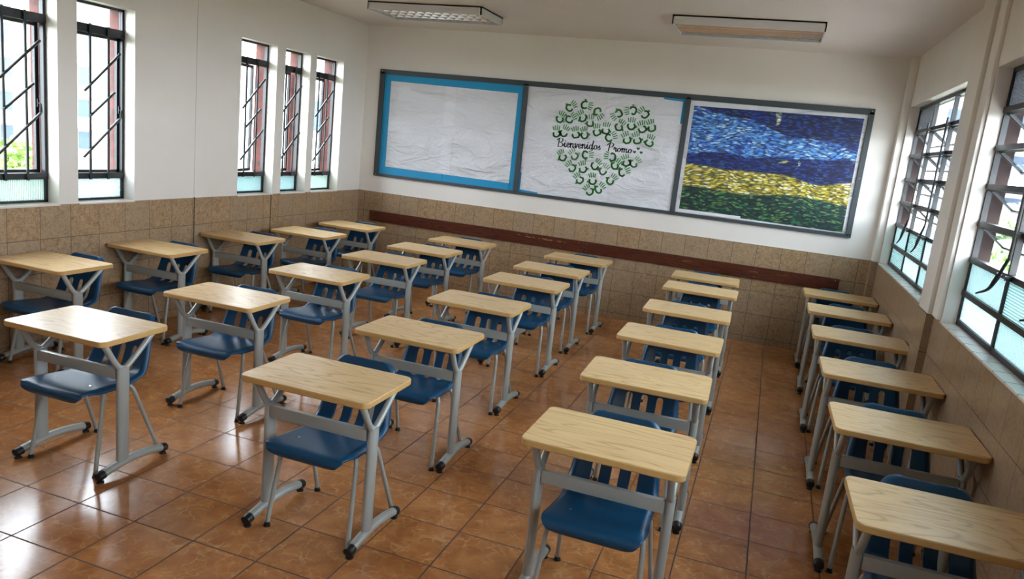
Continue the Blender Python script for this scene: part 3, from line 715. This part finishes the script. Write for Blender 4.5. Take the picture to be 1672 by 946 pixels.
DESKS = [('11',.364,-4.702,.5,-.003,.037),('12',.341,-3.707,.4,.018,.005),('13',.348,-2.66,.7,.018,.011),('14',.521,-1.829,.6,.018,.036),('15',.481,-.906,.9,.018,.022),
('21',1.782,-5.672,.8,-.009,.045),('22',1.846,-4.669,1.1,.017,.016),('23',1.816,-3.577,.1,.018,.011),('24',1.819,-2.543,.9,.018,-.008),('25',1.82,-1.707,.2,.018,-.008),('26',1.871,-.852,-1.1,-.006,-.003),
('31',3.234,-5.645,-.1,.018,.06),('32',3.213,-4.628,0,.007,.008),('33',3.172,-3.572,-.1,.018,-.008),('34',3.186,-2.517,-.3,.018,-.008),('35',3.167,-1.682,.4,.008,-.008),('36',3.198,-.766,-.8,.018,-.008),
('41',4.585,-5.611,-.3,.005,.019),('42',4.576,-4.622,1.5,-.018,-.004),('43',4.568,-3.607,.2,0,.007),('44',4.567,-2.591,1.3,-.018,-.004),('45',4.564,-1.475,.4,-.008,-.008),('46',4.543,-.702,1.6,-.015,-.008),
('51',5.842,-5.649,.9,-.013,.053),('52',5.842,-4.623,.6,-.003,.033),('53',5.843,-3.603,.2,-.006,.06),('54',5.835,-2.53,-.3,-.018,.038),('55',5.839,-1.497,-.5,.015,.041),('56',5.835,-.567,.9,-.018,.018)]
ORD = {1: 'next to the back wall', 2: 'second from the back wall', 3: 'third from the back wall', 4: 'fourth from the back wall', 5: 'fifth from the back wall', 6: 'sixth from the back wall'}
COLN = {'1': 'column against the narrow-window wall', '2': 'second column from the narrow windows', '3': 'middle column', '4': 'second column from the wide windows', '5': 'column against the wide-window wall'}
desk0 = make_desk(); chair0 = make_chair()
for i, (k, x, y, rz, dx, dy) in enumerate(DESKS):
    d = desk0 if i == 0 else copy_tree(desk0); c = chair0 if i == 0 else copy_tree(chair0)
    d.location = (x, y, 0); d.rotation_euler = (0, 0, R(rz))
    cs, sn = math.cos(R(rz)), math.sin(R(rz))
    c.location = (x+cs*dx-sn*dy, y+sn*dx+cs*dy, 0); c.rotation_euler = (0, 0, R(rz))
    row = (6 if k[0] != '1' else 6)-int(k[1])+1
    if k[0] == '1': row = 6-int(k[1])
    tag(d, 'oak-topped grey desk, %s, %s' % (COLN[k[0]], ORD[row]), 'desk', 'school desks in five columns')
    tag(c, 'blue plastic chair, %s, %s' % (COLN[k[0]], ORD[row]), 'chair', 'blue chairs at the school desks')

# ------------------------------------------------------------------ outside
M['ground'] = simple('outdoor_ground', srgb(120, 122, 104), .9, var=.4, bscale=.3)
M['facade'] = simple('cream_render', srgb(196, 186, 168), .8, var=.1, bscale=.4)
M['facade_w'] = simple('pale_render', srgb(206, 206, 202), .8, var=.06, bscale=.3)
M['winblue'] = simple('dark_blue_window', srgb(60, 76, 96), .25)
M['leaf'] = simple('tree_leaves', srgb(96, 136, 62), .6, var=.6, bscale=3)
M['leaf2'] = simple('light_tree_leaves', srgb(130, 160, 78), .6, var=.6, bscale=3)
M['bark'] = simple('bark', srgb(84, 70, 56), .9)
M['concrete'] = simple('concrete', srgb(160, 158, 152), .9, var=.2, bscale=4)
M['railwhite'] = simple('white_railing_paint', srgb(214, 216, 218), .5)
GZ = -4.2
MB().box(-160, 130, -60, 150, GZ-.3, GZ).build('ground', 'ground', kind='structure')
def apartment(cx, cy, rz, w_, h_, d_, mat, nx, nz, label, bay=True):
    r = empty('apartment_building', (cx, cy, GZ), R(rz)); tag(r, label, 'building')
    MB().box(-w_/2, w_/2, 0, d_, 0, h_).build('wall', mat, r)
    for j in range(nz):
        MB().box(-w_/2, w_/2, -.35, 0, j*3.0+2.75, j*3.0+2.95).build('floor_ledge', mat, r)
        for i in range(nx):
            x = -w_/2+(i+.5)*w_/nx; z = .9+j*3.0
            f = MB(); f.box(x-.85, x+.85, -.10, .02, z-.1, z+1.75).build('window_surround', mat, r) if False else None
            o = MB().box(x-.5, x+.5, -.03, .05, z, z+1.65).build('window', 'winblue', r)
            if j == 0 or i % 2: continue
            MB().box(x-1.0, x+1.0, -.9, -.3, z-.35, z-.15).box(x-1.0, x+1.0, -.9, -.84, z-.15, z+.55).build('balcony', mat, r)
apartment(-58, 47, 48, 34, 16, 10, 'facade', 11, 5, 'cream apartment block with dark windows seen far beyond the narrow windows')
apartment(-62, 22, 62, 22, 16, 10, 'facade', 8, 5, 'beige apartment block beyond the bushes outside the narrow windows')
r = empty('white_annex', (-13, 22, GZ), R(38)); tag(r, 'plain white building outside the narrow windows', 'building')
MB().box(-9, 9, 0, 6, 0, 8.6).build('wall', 'facade_w', r); MB().box(-9.3, 9.3, -.3, 6.3, 8.6, 8.9).build('roof', 'concrete', r)
for x in (-6, -2, 2, 6):
    for z in (2.4, 5.6): MB().box(x-.5, x+.5, -.04, .05, z, z+1.3).build('window', 'winblue', r)
r = empty('pale_office_building', (17, 58, GZ), R(-6)); tag(r, 'pale office building beyond the awning windows', 'building')
MB().box(-11, 11, 0, 10, 0, 13).build('wall', 'facade_w', r); MB().box(-11.3, 11.3, -.4, 10, 13, 13.5).build('roof', 'concrete', r)
for j in range(4):
    for i in range(9): MB().box(-10+i*2.4, -8.4+i*2.4, -.04, .05, 1+j*3.1, 2.7+j*3.1).build('window', 'winblue', r)
def tree(x, y, hgt, rad, seed, label, mat):
    rn = random.Random(seed); r = empty('leafy_tree', (x, y, GZ)); tag(r, label, 'tree', 'trees outside the windows')
    tr_ = MB().tube([(0, 0, 0), (.05, .02, hgt*.35), (-.04, .05, hgt*.62)], [.16, .12, .06], 10)
    for k in range(6):
        a = k*1.05; tr_.tube([(0, 0, hgt*(.3+.05*k)), (math.cos(a)*rad*.5, math.sin(a)*rad*.5, hgt*(.55+.05*k))], [.06, .02], 6)
    tr_.build('trunk', 'bark', r, smooth=True)
    m = MB()
    for k in range(2600):
        while True:
            p = Vector((rn.uniform(-1, 1), rn.uniform(-1, 1), rn.uniform(-1, 1)))
            if .35 < p.length < 1: break
        p *= 1+.18*math.sin(4*p.x+3*p.z+seed)
        c = Vector((p.x*rad, p.y*rad, hgt*.66+p.z*hgt*.36)); s = rn.uniform(.09, .2)*(rad/2.4)
        u = Vector((rn.gauss(0, 1), rn.gauss(0, 1), rn.gauss(0, 1))).normalized(); v_ = u.orthogonal().normalized()
        m.add([c-u*s, c+v_*s*.55, c+u*s, c-v_*s*.55], [(0, 1, 2, 3)])
    m.build('foliage', mat, r)
for k, (x, y, h_, rd) in enumerate(((11.5, 4, 6.6, 2.4), (14.5, 9.5, 6.4, 2.6), (13, -1.5, 6.2, 2.3), (19.5, 16, 6.8, 3), (11.2, 14.5, 5.4, 2.0))):
    tree(x, y, h_, rd, k+3, ['bright green tree beyond the railing, outside the wide steel windows', 'green tree behind the railing, with a broad crown above its neighbours', 'green tree beside the railing outside the front wide window', 'tall green tree beyond the railing, behind the other trees', 'low green tree beyond the end of the railing'][k], 'leaf2' if k % 2 else 'leaf')
for k, (x, y, h_, rd) in enumerate(((-24, 13, 3.9, 2.6), (-20, 4.5, 3.7, 2.2))):
    tree(x, y, h_, rd, k+30, ['round green tree low outside the narrow windows', 'small green tree outside the narrow windows, beside the round one'][k], 'leaf2')
gl = MB().box(6.45, 9.0, -12, 5, -.25, -.02).build('outdoor_gallery_slab', 'concrete', kind='structure')
rg = empty('white_railing', (8.8, 0, -.02)); tag(rg, 'white metal railing with upright pickets outside the wide steel windows', 'railing')
MB().box(-.025, .025, -12, 5, 1.10, 1.15).box(-.02, .02, -12, 5, .10, .13).box(-.02, .02, -12, 5, .93, .96).build('rails', 'railwhite', rg)
pk = MB()
for k in range(142): pk.box(-.010, .010, -12+k*.12, -12+k*.12+.02, .12, 1.12)
pk.build('pickets', 'railwhite', rg, kind='stuff')
